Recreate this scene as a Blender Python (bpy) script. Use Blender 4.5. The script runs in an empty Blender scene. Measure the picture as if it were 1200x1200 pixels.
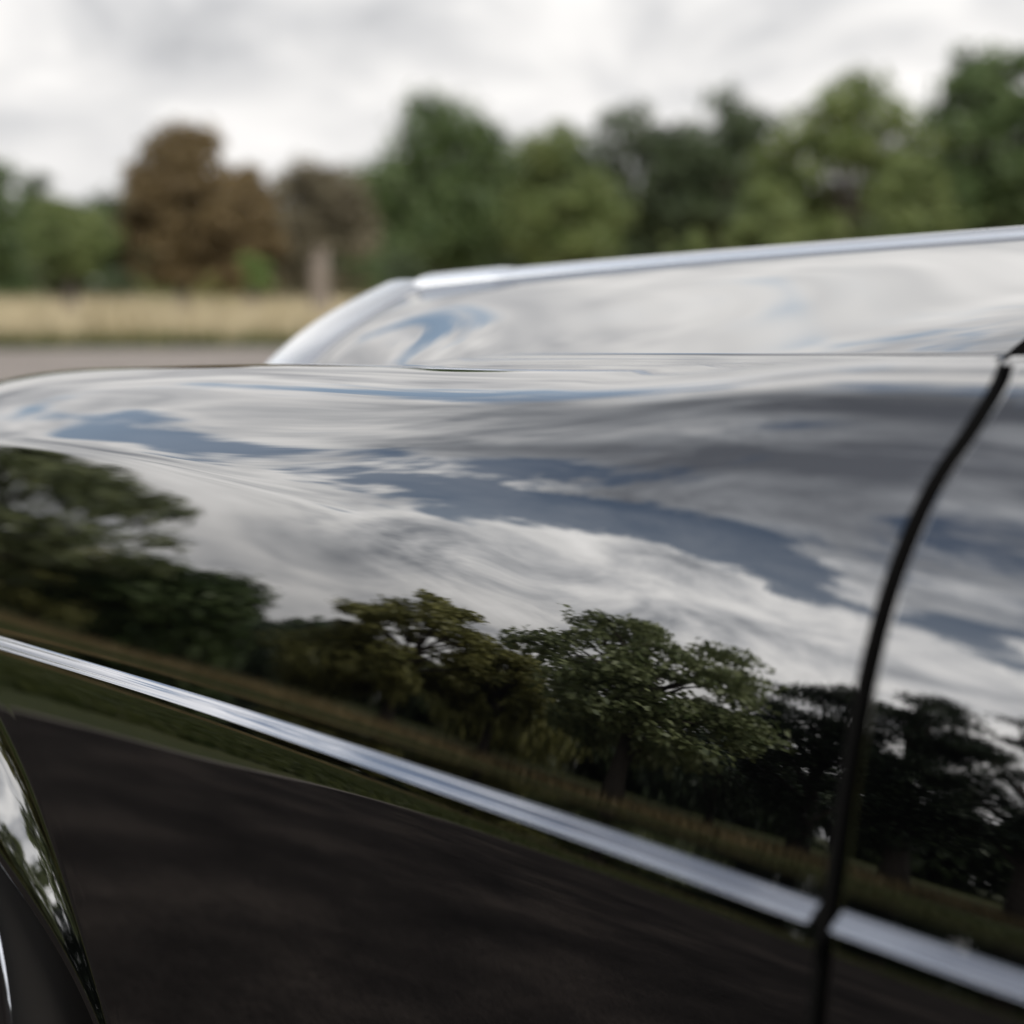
import bpy, bmesh, math, random
import numpy as np
from mathutils import Vector, Matrix

# ------------------------------------------------------------------ camera
scene = bpy.context.scene
COL = scene.collection
R = math.radians
CAM = Vector((0.0, -0.74, 1.05))
YAW = R(36.5)                       # angle between the view and the car's long axis
PITCH = math.atan(265 / 2500)
fh = Vector((-math.cos(YAW), math.sin(YAW), 0))
fwd = fh * math.cos(PITCH) - Vector((0, 0, 1)) * math.sin(PITCH)
right = fwd.cross(Vector((0, 0, 1))).normalized()
upv = right.cross(fwd)
cd = bpy.data.cameras.new('camera')
cam = bpy.data.objects.new('camera', cd)
COL.objects.link(cam)
m3 = Matrix((right, upv, -fwd)).transposed()
cam.matrix_world = Matrix.Translation(CAM) @ m3.to_4x4()
cd.sensor_fit = 'HORIZONTAL'
cd.sensor_width = 24
cd.lens = 50
cd.clip_start = 0.02
cd.clip_end = 6000
cd.dof.use_dof = True
cd.dof.focus_distance = 1.74
cd.dof.aperture_fstop = 2.6
scene.camera = cam

# ------------------------------------------------------------------ sky
SUN_DIR = Vector((0.70, -0.22, 0.68)).normalized()     # towards the sun
SUN_EL = math.asin(SUN_DIR.z)
SUN_AZ = math.atan2(SUN_DIR.x, SUN_DIR.y)
world = bpy.data.worlds.new('World')
scene.world = world
world.use_nodes = True


def sky_nodes():
    nt = world.node_tree
    N, L = nt.nodes, nt.links
    N.clear()
    out = N.new('ShaderNodeOutputWorld')

    def math_(op, a, b=None, clamp=False):
        n = N.new('ShaderNodeMath'); n.operation = op; n.use_clamp = clamp
        for i, v in enumerate((a, b)):
            if v is None: continue
            if isinstance(v, (int, float)): n.inputs[i].default_value = v
            else: L.new(v, n.inputs[i])
        return n.outputs[0]

    def smooth(v, lo, hi, a=0.0, b=1.0):
        n = N.new('ShaderNodeMapRange'); n.interpolation_type = 'SMOOTHSTEP'
        L.new(v, n.inputs[0])
        for i, q in enumerate((lo, hi, a, b)): n.inputs[i + 1].default_value = q
        return n.outputs[0]

    def noise(vec, scale, detail, rough, dist=0.0, loc=(0, 0, 0), stretch=(1, 1, 1), rot=0.0):
        mp = N.new('ShaderNodeMapping'); L.new(vec, mp.inputs[0])
        mp.inputs['Location'].default_value = loc
        mp.inputs['Scale'].default_value = stretch
        mp.inputs['Rotation'].default_value = (0, 0, rot)
        n = N.new('ShaderNodeTexNoise'); L.new(mp.outputs[0], n.inputs['Vector'])
        n.inputs['Scale'].default_value = scale
        n.inputs['Detail'].default_value = detail
        n.inputs['Roughness'].default_value = rough
        n.inputs['Distortion'].default_value = dist
        return n.outputs[0]

    sky = N.new('ShaderNodeTexSky')
    sky.sky_type = 'NISHITA'
    sky.sun_disc = False
    sky.sun_elevation = SUN_EL
    sky.sun_rotation = SUN_AZ
    sky.air_density = 1.3
    sky.dust_density = 0.6
    sky.ozone_density = 2.0
    bg1 = N.new('ShaderNodeBackground'); L.new(sky.outputs[0], bg1.inputs[0])
    bg1.inputs[1].default_value = 0.15

    tc = N.new('ShaderNodeTexCoord')
    sx = N.new('ShaderNodeSeparateXYZ'); L.new(tc.outputs['Generated'], sx.inputs[0])
    # a flat cloud deck seen from below: direction divided by its height
    zz = math_('ADD', math_('MAXIMUM', sx.outputs[2], 0.0), 0.35)
    cx = N.new('ShaderNodeCombineXYZ')
    L.new(math_('DIVIDE', sx.outputs[0], zz), cx.inputs[0])
    L.new(math_('DIVIDE', sx.outputs[1], zz), cx.inputs[1])
    P = cx.outputs[0]
    big = noise(P, SKY['s_big'], 4.0, 0.5, 0.3, loc=SKY['loc'], rot=SKY['rot'], stretch=SKY['stretch'])
    fine = noise(P, SKY['s_fine'], 9.0, 0.60, 0.35, loc=SKY['loc2'])
    dens = math_('ADD', math_('MULTIPLY', big, 0.50), math_('MULTIPLY', fine, 0.50))
    # a lane of open sky between two banks of cloud
    sp = N.new('ShaderNodeSeparateXYZ'); L.new(P, sp.inputs[0])
    wob = math_('MULTIPLY', math_('SUBTRACT', noise(P, 1.2, 2.0, 0.5, loc=(5.0, 1.0, 0.0)), 0.5), 0.35)
    wob = math_('ADD', wob, math_('MULTIPLY', math_('SUBTRACT', noise(P, 4.6, 5.0, 0.65, loc=(2.0, 4.0, 0.0)), 0.5), 0.60))
    lane = math_('ADD', math_('ADD', math_('MULTIPLY', sp.outputs[0], 0.855), math_('MULTIPLY', sp.outputs[1], 0.519)), 1.07)
    lane = math_('DIVIDE', math_('ADD', lane, wob), SKY['lane_w'])
    lane = math_('POWER', 2.718, math_('MULTIPLY', math_('MULTIPLY', lane, lane), -1.0))
    lane = math_('MULTIPLY', lane, smooth(sx.outputs[1], 0.16, 0.34, 1.0, 0.0))      # the lane ends over the field
    dens = math_('SUBTRACT', dens, math_('MULTIPLY', lane, SKY['lane']))
    # cloud towards the horizon closes up, as a deck seen edge-on does
    low = smooth(sx.outputs[2], 0.08, 0.26, SKY['low'], 0.0)
    dens = math_('ADD', dens, low)
    mask = smooth(dens, SKY['m0'], SKY['m1'], SKY['veil'], 1.0)
    # thick parts are grey underneath, edges bright
    tex = noise(P, SKY['s_tex'], 7.0, 0.6, 0.5, loc=(11.3, 2.2, 0.0))
    thick = math_('ADD', math_('MULTIPLY', math_('SUBTRACT', dens, low), 0.5), math_('MULTIPLY', math_('ADD', math_('MULTIPLY', tex, 1.7), -0.35), 0.5))
    # overhead one looks at the shaded base of the deck, low down at its lit flanks
    thick = math_('ADD', thick, smooth(sx.outputs[2], 0.32, 0.75, 0.0, SKY['base']))
    # far cloud low over the horizon runs together
    far = smooth(sx.outputs[2], 0.03, 0.22, 0.42, 1.0)
    thick = math_('ADD', math_('MULTIPLY', math_('SUBTRACT', thick, 0.49), far), 0.49)
    ramp = N.new('ShaderNodeValToRGB'); L.new(thick, ramp.inputs[0])
    e = ramp.color_ramp.elements
    for _ in range(len(SKY['ramp']) - 2): e.new(0.5)
    for el, (p, c) in zip(e, SKY['ramp']):
        el.position = p; el.color = (c[0], c[1], c[2], 1)
    bg2 = N.new('ShaderNodeBackground'); L.new(ramp.outputs[0], bg2.inputs[0])
    # the heaps of cloud over the road side stand in fuller light than the far deck over the field
    vd = N.new('ShaderNodeVectorMath'); vd.operation = 'DOT_PRODUCT'
    L.new(tc.outputs['Generated'], vd.inputs[0]); vd.inputs[1].default_value = tuple(Vector((0.27, -0.70, 0.72)).normalized())
    side = smooth(vd.outputs['Value'], -0.5, 0.8, SKY['dim'], SKY['glow'])
    L.new(math_('MULTIPLY', side, smooth(sx.outputs[2], 0.10, 0.26, 1.0, 1.35)), bg2.inputs[1])
    mix = N.new('ShaderNodeMixShader')
    L.new(mask, mix.inputs[0]); L.new(bg1.outputs[0], mix.inputs[1]); L.new(bg2.outputs[0], mix.inputs[2])
    L.new(mix.outputs[0], out.inputs[0])


SKY = dict(s_big=0.9, s_fine=3.4, s_tex=3.2, loc=(0.4, 1.3, 0), loc2=(3.1, 7.7, 0.0), rot=0.5, stretch=(1.0, 1.5, 1.0),
           lane=0.110, lane_w=0.115, low=0.24, base=0.30, m0=0.396, m1=0.464, veil=0.15, dim=0.86, glow=2.15,
           ramp=[(0.36, (1.36, 1.33, 1.30)), (0.46, (1.12, 1.10, 1.08)), (0.55, (0.80, 0.80, 0.81)), (0.66, (0.40, 0.415, 0.445)), (0.82, (0.15, 0.16, 0.185))])
sky_nodes()

sd = bpy.data.lights.new('sun', 'SUN')
sd.energy = 4.9
sd.angle = R(12)
sd.color = (1.0, 0.95, 0.88)
sun = bpy.data.objects.new('sun', sd)
COL.objects.link(sun)
sun.rotation_euler = SUN_DIR.to_track_quat('Z', 'Y').to_euler()
sun.location = (0, 0, 30)

scene.view_settings.view_transform = 'Standard'
scene.view_settings.look = 'None'
scene.view_settings.exposure = 0.0
scene.view_settings.gamma = 1.0
scene.view_settings.use_curve_mapping = False
scene.cycles.use_denoising = True
scene.cycles.max_bounces = 8
scene.cycles.glossy_bounces = 5
scene.cycles.transparent_max_bounces = 8
scene.cycles.caustics_reflective = False

# ------------------------------------------------------------------ helpers


def tag(o, label=None, cat=None, group=None, kind=None):
    if label: o['label'] = label
    if cat: o['category'] = cat
    if group: o['group'] = group
    if kind: o['kind'] = kind
    return o


def empty(name, loc=(0, 0, 0)):
    o = bpy.data.objects.new(name, None)
    o.empty_display_size = 0.2
    o.location = loc
    COL.objects.link(o)
    return o


def mesh_obj(name, verts, faces, mat, parent=None, smooth=True):
    me = bpy.data.meshes.new(name)
    verts = np.asarray(verts, dtype=np.float64)
    if isinstance(faces, np.ndarray) and faces.ndim == 2:
        k = faces.shape[1]; n = len(faces)
        me.vertices.add(len(verts)); me.vertices.foreach_set('co', verts.astype(np.float32).ravel())
        me.loops.add(n * k); me.loops.foreach_set('vertex_index', faces.astype(np.int32).ravel())
        me.polygons.add(n); me.polygons.foreach_set('loop_start', np.arange(0, n * k, k, dtype=np.int32))
        me.update(calc_edges=True)
    else:
        me.from_pydata([tuple(v) for v in verts], [], [tuple(f) for f in faces])
        me.update()
    me.validate()
    if smooth:
        me.polygons.foreach_set('use_smooth', np.ones(len(me.polygons), dtype=bool))
    if mat is not None: me.materials.append(mat)
    o = bpy.data.objects.new(name, me)
    COL.objects.link(o)
    if parent is not None: o.parent = parent
    return o


def grid_faces(nu, nv, closed_u=False, closed_v=False, flip=False):
    """vertex index = i*nv + j"""
    i = np.arange(nu if closed_u else nu - 1); j = np.arange(nv if closed_v else nv - 1)
    I, J = np.meshgrid(i, j, indexing='ij')
    I2 = (I + 1) % nu; J2 = (J + 1) % nv
    f = np.stack([I * nv + J, I2 * nv + J, I2 * nv + J2, I * nv + J2], -1).reshape(-1, 4)
    return f[:, ::-1] if flip else f


class MB:
    """collects pieces of one part"""
    def __init__(self): self.v = []; self.f = []; self.n = 0

    def add(self, v, f):
        v = np.asarray(v, float)
        self.v.append(v); self.f += [tuple(int(q) + self.n for q in x) for x in f]; self.n += len(v)
        return self

    def box(self, c, s, rot=None):
        q = np.array([(x, y, z) for x in (-.5, .5) for y in (-.5, .5) for z in (-.5, .5)]) * np.array(s)
        if rot is not None: q = q @ np.array(rot.to_3x3()).T
        return self.add(q + np.array(c), [(0, 1, 3, 2), (4, 6, 7, 5), (0, 4, 5, 1), (2, 3, 7, 6), (0, 2, 6, 4), (1, 5, 7, 3)])

    def tube(self, pts, rad, n=8, cap=True):
        v, f = tube_mesh(pts, rad, n, cap)
        return self.add(v, f)

    def lathe(self, prof, c, axis='Y', n=48):
        """prof: (radius, height along axis)"""
        prof = np.array(prof, float); a = np.linspace(0, 2 * math.pi, n, endpoint=False)
        A, Rr = np.meshgrid(a, prof[:, 0], indexing='ij'); Hh = np.broadcast_to(prof[:, 1], A.shape)
        if axis == 'Y': v = np.stack([Rr * np.cos(A), Hh, Rr * np.sin(A)], -1)
        elif axis == 'X': v = np.stack([Hh, Rr * np.cos(A), Rr * np.sin(A)], -1)
        else: v = np.stack([Rr * np.cos(A), Rr * np.sin(A), Hh], -1)
        return self.add(v.reshape(-1, 3) + np.array(c), grid_faces(n, len(prof), closed_u=True))

    def build(self, name, mat, parent=None, smooth=True):
        return mesh_obj(name, np.concatenate(self.v), self.f, mat, parent, smooth)


def tube_mesh(pts, rad, n=8, cap=True):
    pts = np.asarray(pts, float); k = len(pts)
    rad = np.broadcast_to(np.asarray(rad, float), (k,))
    t = np.gradient(pts, axis=0); t /= np.linalg.norm(t, axis=1, keepdims=True) + 1e-12
    ref = np.array([0, 0, 1.0]) if abs(t[0, 2]) < 0.9 else np.array([1.0, 0, 0])
    a = np.linspace(0, 2 * math.pi, n, endpoint=False)
    V = []
    for i in range(k):
        u = np.cross(t[i], ref); u /= np.linalg.norm(u) + 1e-12
        w = np.cross(t[i], u)
        ref = -np.cross(t[i], u) if False else ref
        V.append(pts[i] + rad[i] * (np.cos(a)[:, None] * u + np.sin(a)[:, None] * w))
    v = np.concatenate(V)
    f = [tuple(x) for x in grid_faces(k, n, closed_v=True)]
    if cap:
        f.append(tuple(range(n))); f.append(tuple(range((k - 1) * n, k * n))[::-1])
    return v, f


def smoothstep(x, a, b):
    t = np.clip((np.asarray(x, float) - a) / (b - a), 0, 1)
    return t * t * (3 - 2 * t)


def pchip(x, y, xq):
    """monotone cubic interpolation (C1)"""
    x = np.asarray(x, float); y = np.asarray(y, float); xq = np.asarray(xq, float)
    h = np.diff(x); d = np.diff(y) / h
    m = np.zeros_like(y)
    for i in range(1, len(x) - 1):
        if d[i - 1] * d[i] > 0:
            w1 = 2 * h[i] + h[i - 1]; w2 = h[i] + 2 * h[i - 1]
            m[i] = (w1 + w2) / (w1 / d[i - 1] + w2 / d[i])
    m[0] = d[0]; m[-1] = d[-1]
    k = np.clip(np.searchsorted(x, xq) - 1, 0, len(x) - 2)
    xc = np.clip(xq, x[0], x[-1])
    t = (xc - x[k]) / h[k]
    return ((1 + 2 * t) * (1 - t) ** 2 * y[k] + t * (1 - t) ** 2 * h[k] * m[k]
            + t * t * (3 - 2 * t) * y[k + 1] + t * t * (t - 1) * h[k] * m[k + 1])


def cspline(x, y, xq):
    """natural cubic spline (C2), held straight outside"""
    x = np.asarray(x, float); y = np.asarray(y, float); xq = np.clip(np.asarray(xq, float), x[0], x[-1])
    n = len(x); h = np.diff(x)
    A = np.eye(n); b = np.zeros(n)
    for i in range(1, n - 1):
        A[i, i - 1] = h[i - 1]; A[i, i] = 2 * (h[i - 1] + h[i]); A[i, i + 1] = h[i]
        b[i] = 6 * ((y[i + 1] - y[i]) / h[i] - (y[i] - y[i - 1]) / h[i - 1])
    M = np.linalg.solve(A, b)
    k = np.clip(np.searchsorted(x, xq) - 1, 0, n - 2)
    a = (x[k + 1] - xq) / h[k]; c = (xq - x[k]) / h[k]
    return a * y[k] + c * y[k + 1] + ((a ** 3 - a) * M[k] + (c ** 3 - c) * M[k + 1]) * h[k] ** 2 / 6

# ------------------------------------------------------------------ materials


def new_mat(name):
    m = bpy.data.materials.new(name); m.use_nodes = True
    nt = m.node_tree; nt.nodes.clear()
    out = nt.nodes.new('ShaderNodeOutputMaterial')
    return m, nt, out


def principled(nt, out, color=(0.5, 0.5, 0.5), rough=0.5, metal=0.0, **kw):
    b = nt.nodes.new('ShaderNodeBsdfPrincipled')
    b.inputs['Base Color'].default_value = (*color, 1)
    b.inputs['Roughness'].default_value = rough
    b.inputs['Metallic'].default_value = metal
    for k, v in kw.items(): b.inputs[k].default_value = v
    nt.links.new(b.outputs[0], out.inputs[0])
    return b


def simple(name, color, rough=0.5, metal=0.0, **kw):
    m, nt, out = new_mat(name)
    principled(nt, out, color, rough, metal, **kw)
    return m


def noise_color(nt, cols, scale, detail=6, rough=0.6, coord='Object', dist=0.0, pos=None):
    N, L = nt.nodes, nt.links
    if coord == 'World':
        g = N.new('ShaderNodeNewGeometry'); vec = g.outputs['Position']
    else:
        tc = N.new('ShaderNodeTexCoord'); vec = tc.outputs[coord]
    n = N.new('ShaderNodeTexNoise'); L.new(vec, n.inputs['Vector'])
    n.inputs['Scale'].default_value = scale; n.inputs['Detail'].default_value = detail
    n.inputs['Roughness'].default_value = rough; n.inputs['Distortion'].default_value = dist
    r = N.new('ShaderNodeValToRGB'); L.new(n.outputs[0], r.inputs[0])
    e = r.color_ramp.elements
    for _ in range(len(cols) - 2): e.new(0.5)
    pos = pos or np.linspace(0.3, 0.7, len(cols))
    for el, p, c in zip(e, pos, cols): el.position = p; el.color = (*c, 1)
    return r.outputs[0], n.outputs[0], vec


def add_bump(nt, b, height, strength=0.3, dist=0.02):
    bp = nt.nodes.new('ShaderNodeBump'); nt.links.new(height, bp.inputs['Height'])
    bp.inputs['Strength'].default_value = strength; bp.inputs['Distance'].default_value = dist
    nt.links.new(bp.outputs[0], b.inputs['Normal'])


def ground_mat(name, cols, scale, rough=0.9, bump=0.4, fine=60.0, dist=0.02, fine_amt=0.35, spec=0.2):
    m, nt, out = new_mat(name)
    b = principled(nt, out, rough=rough)
    b.inputs['Specular IOR Level'].default_value = spec
    c, n, vec = noise_color(nt, cols, scale, coord='World')
    N, L = nt.nodes, nt.links
    f = N.new('ShaderNodeTexNoise'); L.new(vec, f.inputs['Vector'])
    f.inputs['Scale'].default_value = fine; f.inputs['Detail'].default_value = 5; f.inputs['Roughness'].default_value = 0.7
    mr = N.new('ShaderNodeMapRange'); L.new(f.outputs[0], mr.inputs[0])
    mr.inputs[1].default_value = 0.3; mr.inputs[2].default_value = 0.7
    mr.inputs[3].default_value = 1 - fine_amt; mr.inputs[4].default_value = 1 + fine_amt
    mx = N.new('ShaderNodeMix'); mx.data_type = 'RGBA'; mx.blend_type = 'MULTIPLY'; mx.inputs[0].default_value = 1
    L.new(c, mx.inputs[6]); L.new(mr.outputs[0], mx.inputs[7])
    L.new(mx.outputs[2], b.inputs['Base Color'])
    add_bump(nt, b, f.outputs[0], bump, dist)
    return m


def leaf_mat(name, dark, light, transl=0.3, gloss=0.35):
    m, nt, out = new_mat(name)
    N, L = nt.nodes, nt.links
    g = N.new('ShaderNodeNewGeometry')
    n = N.new('ShaderNodeTexNoise'); L.new(g.outputs['Position'], n.inputs['Vector'])
    n.inputs['Scale'].default_value = 0.9; n.inputs['Detail'].default_value = 3
    mix = N.new('ShaderNodeMath'); mix.operation = 'ADD'
    a = N.new('ShaderNodeMath'); a.operation = 'MULTIPLY'; a.inputs[1].default_value = 0.55
    L.new(g.outputs['Random Per Island'], a.inputs[0])
    b_ = N.new('ShaderNodeMath'); b_.operation = 'MULTIPLY_ADD'; b_.inputs[1].default_value = 1.6; b_.inputs[2].default_value = -0.55
    L.new(n.outputs[0], b_.inputs[0])
    L.new(a.outputs[0], mix.inputs[0]); L.new(b_.outputs[0], mix.inputs[1])
    r = N.new('ShaderNodeValToRGB'); L.new(mix.outputs[0], r.inputs[0])
    r.color_ramp.elements[0].color = (*dark, 1); r.color_ramp.elements[1].color = (*light, 1)
    r.color_ramp.elements[0].position = 0.1; r.color_ramp.elements[1].position = 0.85
    p = N.new('ShaderNodeBsdfPrincipled')
    L.new(r.outputs[0], p.inputs['Base Color']); p.inputs['Roughness'].default_value = 0.5
    p.inputs['Specular IOR Level'].default_value = gloss
    t = N.new('ShaderNodeBsdfTranslucent'); L.new(r.outputs[0], t.inputs[0])
    ms = N.new('ShaderNodeMixShader'); ms.inputs[0].default_value = transl
    L.new(p.outputs[0], ms.inputs[1]); L.new(t.outputs[0], ms.inputs[2])
    L.new(ms.outputs[0], out.inputs[0])
    return m


def bark_mat(name, c0, c1):
    m, nt, out = new_mat(name)
    b = principled(nt, out, rough=0.9)
    c, n, _ = noise_color(nt, [c0, c1], 9, coord='Object', dist=0.4)
    nt.links.new(c, b.inputs['Base Color'])
    add_bump(nt, b, n, 0.6, 0.03)
    return m
# ------------------------------------------------------------------ materials of the car
def paint_mat():
    m, nt, out = new_mat('black_lacquer')
    b = principled(nt, out, (0.0006, 0.0006, 0.0008), 0.012)
    b.inputs['IOR'].default_value = 2.55
    # faint film of dust and wipe marks
    c, n, vec = noise_color(nt, [(0.010,) * 3, (0.035,) * 3], 14, detail=8, rough=0.7, pos=[0.45, 0.8])
    nt.links.new(c, b.inputs['Roughness'])
    return m


PAINT = paint_mat()
CHROME = simple('chrome', (0.29, 0.30, 0.325), 0.035, 1.0)
CHROME_SOFT = simple('brushed_chrome', (0.78, 0.775, 0.765), 0.26, 1.0)
RUBBER = simple('black_rubber', (0.003, 0.003, 0.003), 0.85, **{'Specular IOR Level': 0.05})
TYRE = simple('tyre_rubber', (0.007, 0.0062, 0.0055), 0.85, **{'Specular IOR Level': 0.15})
DARK = simple('dark_underseal', (0.01, 0.01, 0.01), 0.9)
GLASS = simple('tinted_glass', (0.02, 0.025, 0.025), 0.0, 0.0, IOR=1.5, **{'Transmission Weight': 0.0})
LENS = simple('headlamp_glass', (0.85, 0.88, 0.9), 0.05, 0.0, IOR=1.5, **{'Transmission Weight': 0.9})

# ------------------------------------------------------------------ the shape of the car's side
# Profile at every station along the car: the tilt of the surface (0 = upright, 90 = level) as a
# function of the distance s along the section, measured from the side moulding.
CAR_Y = 0.92          # middle of the car
ST_X = [-2.60, -1.75, -1.40, -1.15, -0.74]
LOW_S = [-0.55, -0.42, -0.26, -0.13, -0.065, -0.040, -0.028, -0.017, -0.010, 0.0, 0.010, 0.0165, 0.024]
LOW_P = [-14.0, -6.0, -1.0, 3.0, 5.0, 6.3, 7.4, 9.8, 12.6, 13.5, 12.6, 9.5, 9.7]
UP_S = [[0.05, 0.08, 0.125, 0.180, 0.199, 0.23, 0.275, 0.32, 0.375, 0.42],
        [0.05, 0.08, 0.125, 0.180, 0.199, 0.23, 0.275, 0.32, 0.375, 0.42],
        [0.05, 0.08, 0.120, 0.162, 0.184, 0.22, 0.268, 0.315, 0.372, 0.42],
        [0.05, 0.08, 0.115, 0.150, 0.180, 0.215, 0.264, 0.312, 0.371, 0.42],
        [0.05, 0.08, 0.115, 0.150, 0.180, 0.21, 0.260, 0.310, 0.370, 0.42]]
UP_P = [[10.6, 13.2, 17.5, 23.0, 48.0, 55.0, 65.0, 76.0, 87.0, 94.0],
        [10.6, 13.2, 17.5, 23.0, 48.0, 55.0, 65.0, 76.0, 87.0, 94.0],
        [10.5, 12.8, 16.5, 21.0, 41.0, 52.0, 63.0, 75.0, 85.5, 92.0],
        [10.4, 12.4, 15.6, 20.0, 32.0, 45.0, 61.0, 75.0, 84.0, 90.0],
        [10.4, 12.0, 15.5, 20.5, 26.8, 33.0, 52.0, 72.0, 82.0, 84.0]]
PLAN_K = [0.02, 0.03, 0.05, 0.15, 0.31, 0.22, -0.04, -0.14, 0.06]
STRIP_X = [-3.0, -2.4, -2.0, -1.7, -1.4, -1.1, -0.85, -0.60, 0.2, 2.6]
STRIP_Z = [0.660, 0.692, 0.7112, 0.7247, 0.7364, 0.7420, 0.7388, 0.7260, 0.702, 0.68]
TOP_T = [0.35, 0.70, 1.0]
TOP_P = [[103., 98., 66.], [97., 92., 74.], [94., 90., 78.], [91.5, 88., 78.], [84., 80., 76.]]
TOP_W = [0.36, 0.22, 0.155, 0.11, 0.03]
CREST_X = [-2.86, -2.75, -2.62, -2.45, -2.15, -1.75, -1.40, -1.20, -0.95]
CREST_Z = [0.79, 0.872, 0.914, 0.940, 0.960, 0.976, 0.984, 0.990, 0.999]
SEAM_X = [-2.60, -2.43, -2.10, -1.80, -1.50, -1.20, -1.00, -0.84, -0.74]
SEAM_Z = [0.86, 0.925, 0.955, 0.975, 0.988, 0.997, 1.003, 1.008, 1.012]
ROW_S = np.unique(np.concatenate([np.linspace(-0.5, -0.05, 100), np.linspace(-0.05, 0.03, 34), np.linspace(0.03, 0.42, 120)]).round(6))
ROW_T = np.linspace(0, 1, 46)[1:]
NROW = len(ROW_S) + len(ROW_T)


def plan_y(X):
    """how far the side curves in, seen from above"""
    return np.interp(X, _PX, _PY)


def strip_z(X):
    return np.interp(X, _PX, _PZ)


_PX = np.linspace(-3.0, 2.6, 2801)
# curvature of the plan line: rounder between the middle of the wing and the door, flat further back
_pk = cspline([-3.0, -2.0, -1.45, -1.20, -0.95, -0.60, -0.20, 0.6, 2.6], PLAN_K, _PX)
_ps = np.cumsum(_pk) * (_PX[1] - _PX[0]); _ps -= np.interp(-1.0, _PX, _ps)
_PY = np.cumsum(_ps) * (_PX[1] - _PX[0]); _PY -= np.interp(-1.0, _PX, _PY)
_PZ = cspline(STRIP_X, STRIP_Z, _PX)


def section(X):
    """rows of (y, z) of one station"""
    xi = min(max(X, -2.6), -0.74)
    up = [float(cspline(ST_X, [UP_P[k][i] for k in range(5)], xi)) for i in range(len(UP_S[0]))]
    tp = [float(cspline(ST_X, [TOP_P[k][i] for k in range(5)], xi)) for i in range(3)]
    us = [float(cspline(ST_X, [UP_S[k][i] for k in range(5)], xi)) for i in range(len(UP_S[0]))]
    W = float(pchip(ST_X, TOP_W, xi))
    tilt = float(cspline([-2.6, -1.75, -1.2, -0.74], [1.9, 1.9, 0.55, -0.6], xi))
    lowp = [q + tilt * f for q, f in zip(LOW_P, [0] * 11 + [0.8, 1.0])]
    up = [q + tilt * f for q, f in zip(up, [1.0, 0.9, 0.5] + [0] * 7)]
    se = us[-1]
    S = np.array(LOW_S + us + [se + t * W for t in TOP_T]); P = np.array(lowp + up + tp)
    sf = np.linspace(-0.5, se + W, 3200)
    ph = np.radians(pchip(S, P, sf)); ds = sf[1] - sf[0]
    cy = np.concatenate([[0], np.cumsum(0.5 * (np.sin(ph)[1:] + np.sin(ph)[:-1]) * ds)])
    cz = np.concatenate([[0], np.cumsum(0.5 * (np.cos(ph)[1:] + np.cos(ph)[:-1]) * ds)])
    cy -= np.interp(0, sf, cy); cz -= np.interp(0, sf, cz)
    cy += float(plan_y(X)); cz += float(strip_z(X))
    # height of the crest of the wing and of its joint with the bonnet
    kc = int(np.argmax(np.where(sf < se + 0.03, cz, -9)))
    wt = float(smoothstep(-X, 0.88, 1.15))
    dz = (float(cspline(CREST_X, CREST_Z, X)) - cz[kc]) * wt
    cz = cz + dz * smoothstep(sf, 0.19, 0.40)
    ze = float(cspline(SEAM_X, SEAM_Z, min(max(X, -2.6), -0.74)))
    cz = cz + (ze - cz[-1]) * smoothstep(sf, se - 0.06, se + W)
    # the nose of the wing turns in
    tin = float(pchip(NOSE_X, NOSE_Y, min(X, -1.75)))
    cy = cy + tin * np.clip(1 - (cy - 0.1) / 0.7, 0.0, 1)
    rows = np.concatenate([np.where(ROW_S < 0.2, ROW_S, 0.2 + (ROW_S - 0.2) * (se - 0.2) / 0.22), se + ROW_T * W])
    return np.interp(rows, sf, cy), np.interp(rows, sf, cz)


NOSE_X = [-2.86, -2.75, -2.62, -2.40, -2.15, -1.95, -1.75]
NOSE_Y = [0.40, 0.20, 0.09, 0.022, 0.002, 0.0, 0.0]
XT = np.linspace(-2.86, 2.45, 1500)
_sec = [section(x) for x in XT]
TY = np.array([q[0] for q in _sec]); TZ = np.array([q[1] for q in _sec])


def surf(X, j):
    """points of row j at stations X"""
    X = np.asarray(X, float)
    return np.stack([X, np.interp(X, XT, TY[:, j]), np.interp(X, XT, TZ[:, j])], -1)


ROW_ALL = np.concatenate([ROW_S, 0.42 + ROW_T * 0.05])


def gap_x(j):
    """fore-aft place of the joint between wing and door along the section"""
    s = ROW_ALL[j]
    return -0.752 - 0.126 * float(smoothstep(s, 0.25, 0.50)) - 0.034 * float(smoothstep(s, 0.40, 0.47))


def normals_of(P):
    gx = np.gradient(P, axis=0); gs = np.gradient(P, axis=1)
    n = np.cross(gx, gs); n /= np.linalg.norm(n, axis=2, keepdims=True) + 1e-12
    return n


def roll_edge(P, at_start, r=0.004, depth=0.022, wall=True):
    """turn the first / last column of a panel inwards so that its edge is rounded"""
    n = normals_of(P)
    s = np.sign(np.mean(n[..., 1])); n = -n * s          # outwards = towards -y on the near side
    col = P[0] if at_start else P[-1]; nn = n[0] if at_start else n[-1]
    t = (P[0] - P[1]) if at_start else (P[-1] - P[-2])
    t /= np.linalg.norm(t, axis=1, keepdims=True)
    extra = []
    for a in np.linspace(0, math.pi / 2, 6)[1:]:
        extra.append(col + t * r * math.sin(a) - nn * r * (1 - math.cos(a)))
    if wall: extra.append(extra[-1] - nn * depth)
    extra = np.array(extra)
    return np.concatenate([extra[::-1], P]) if at_start else np.concatenate([P, extra])


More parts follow.
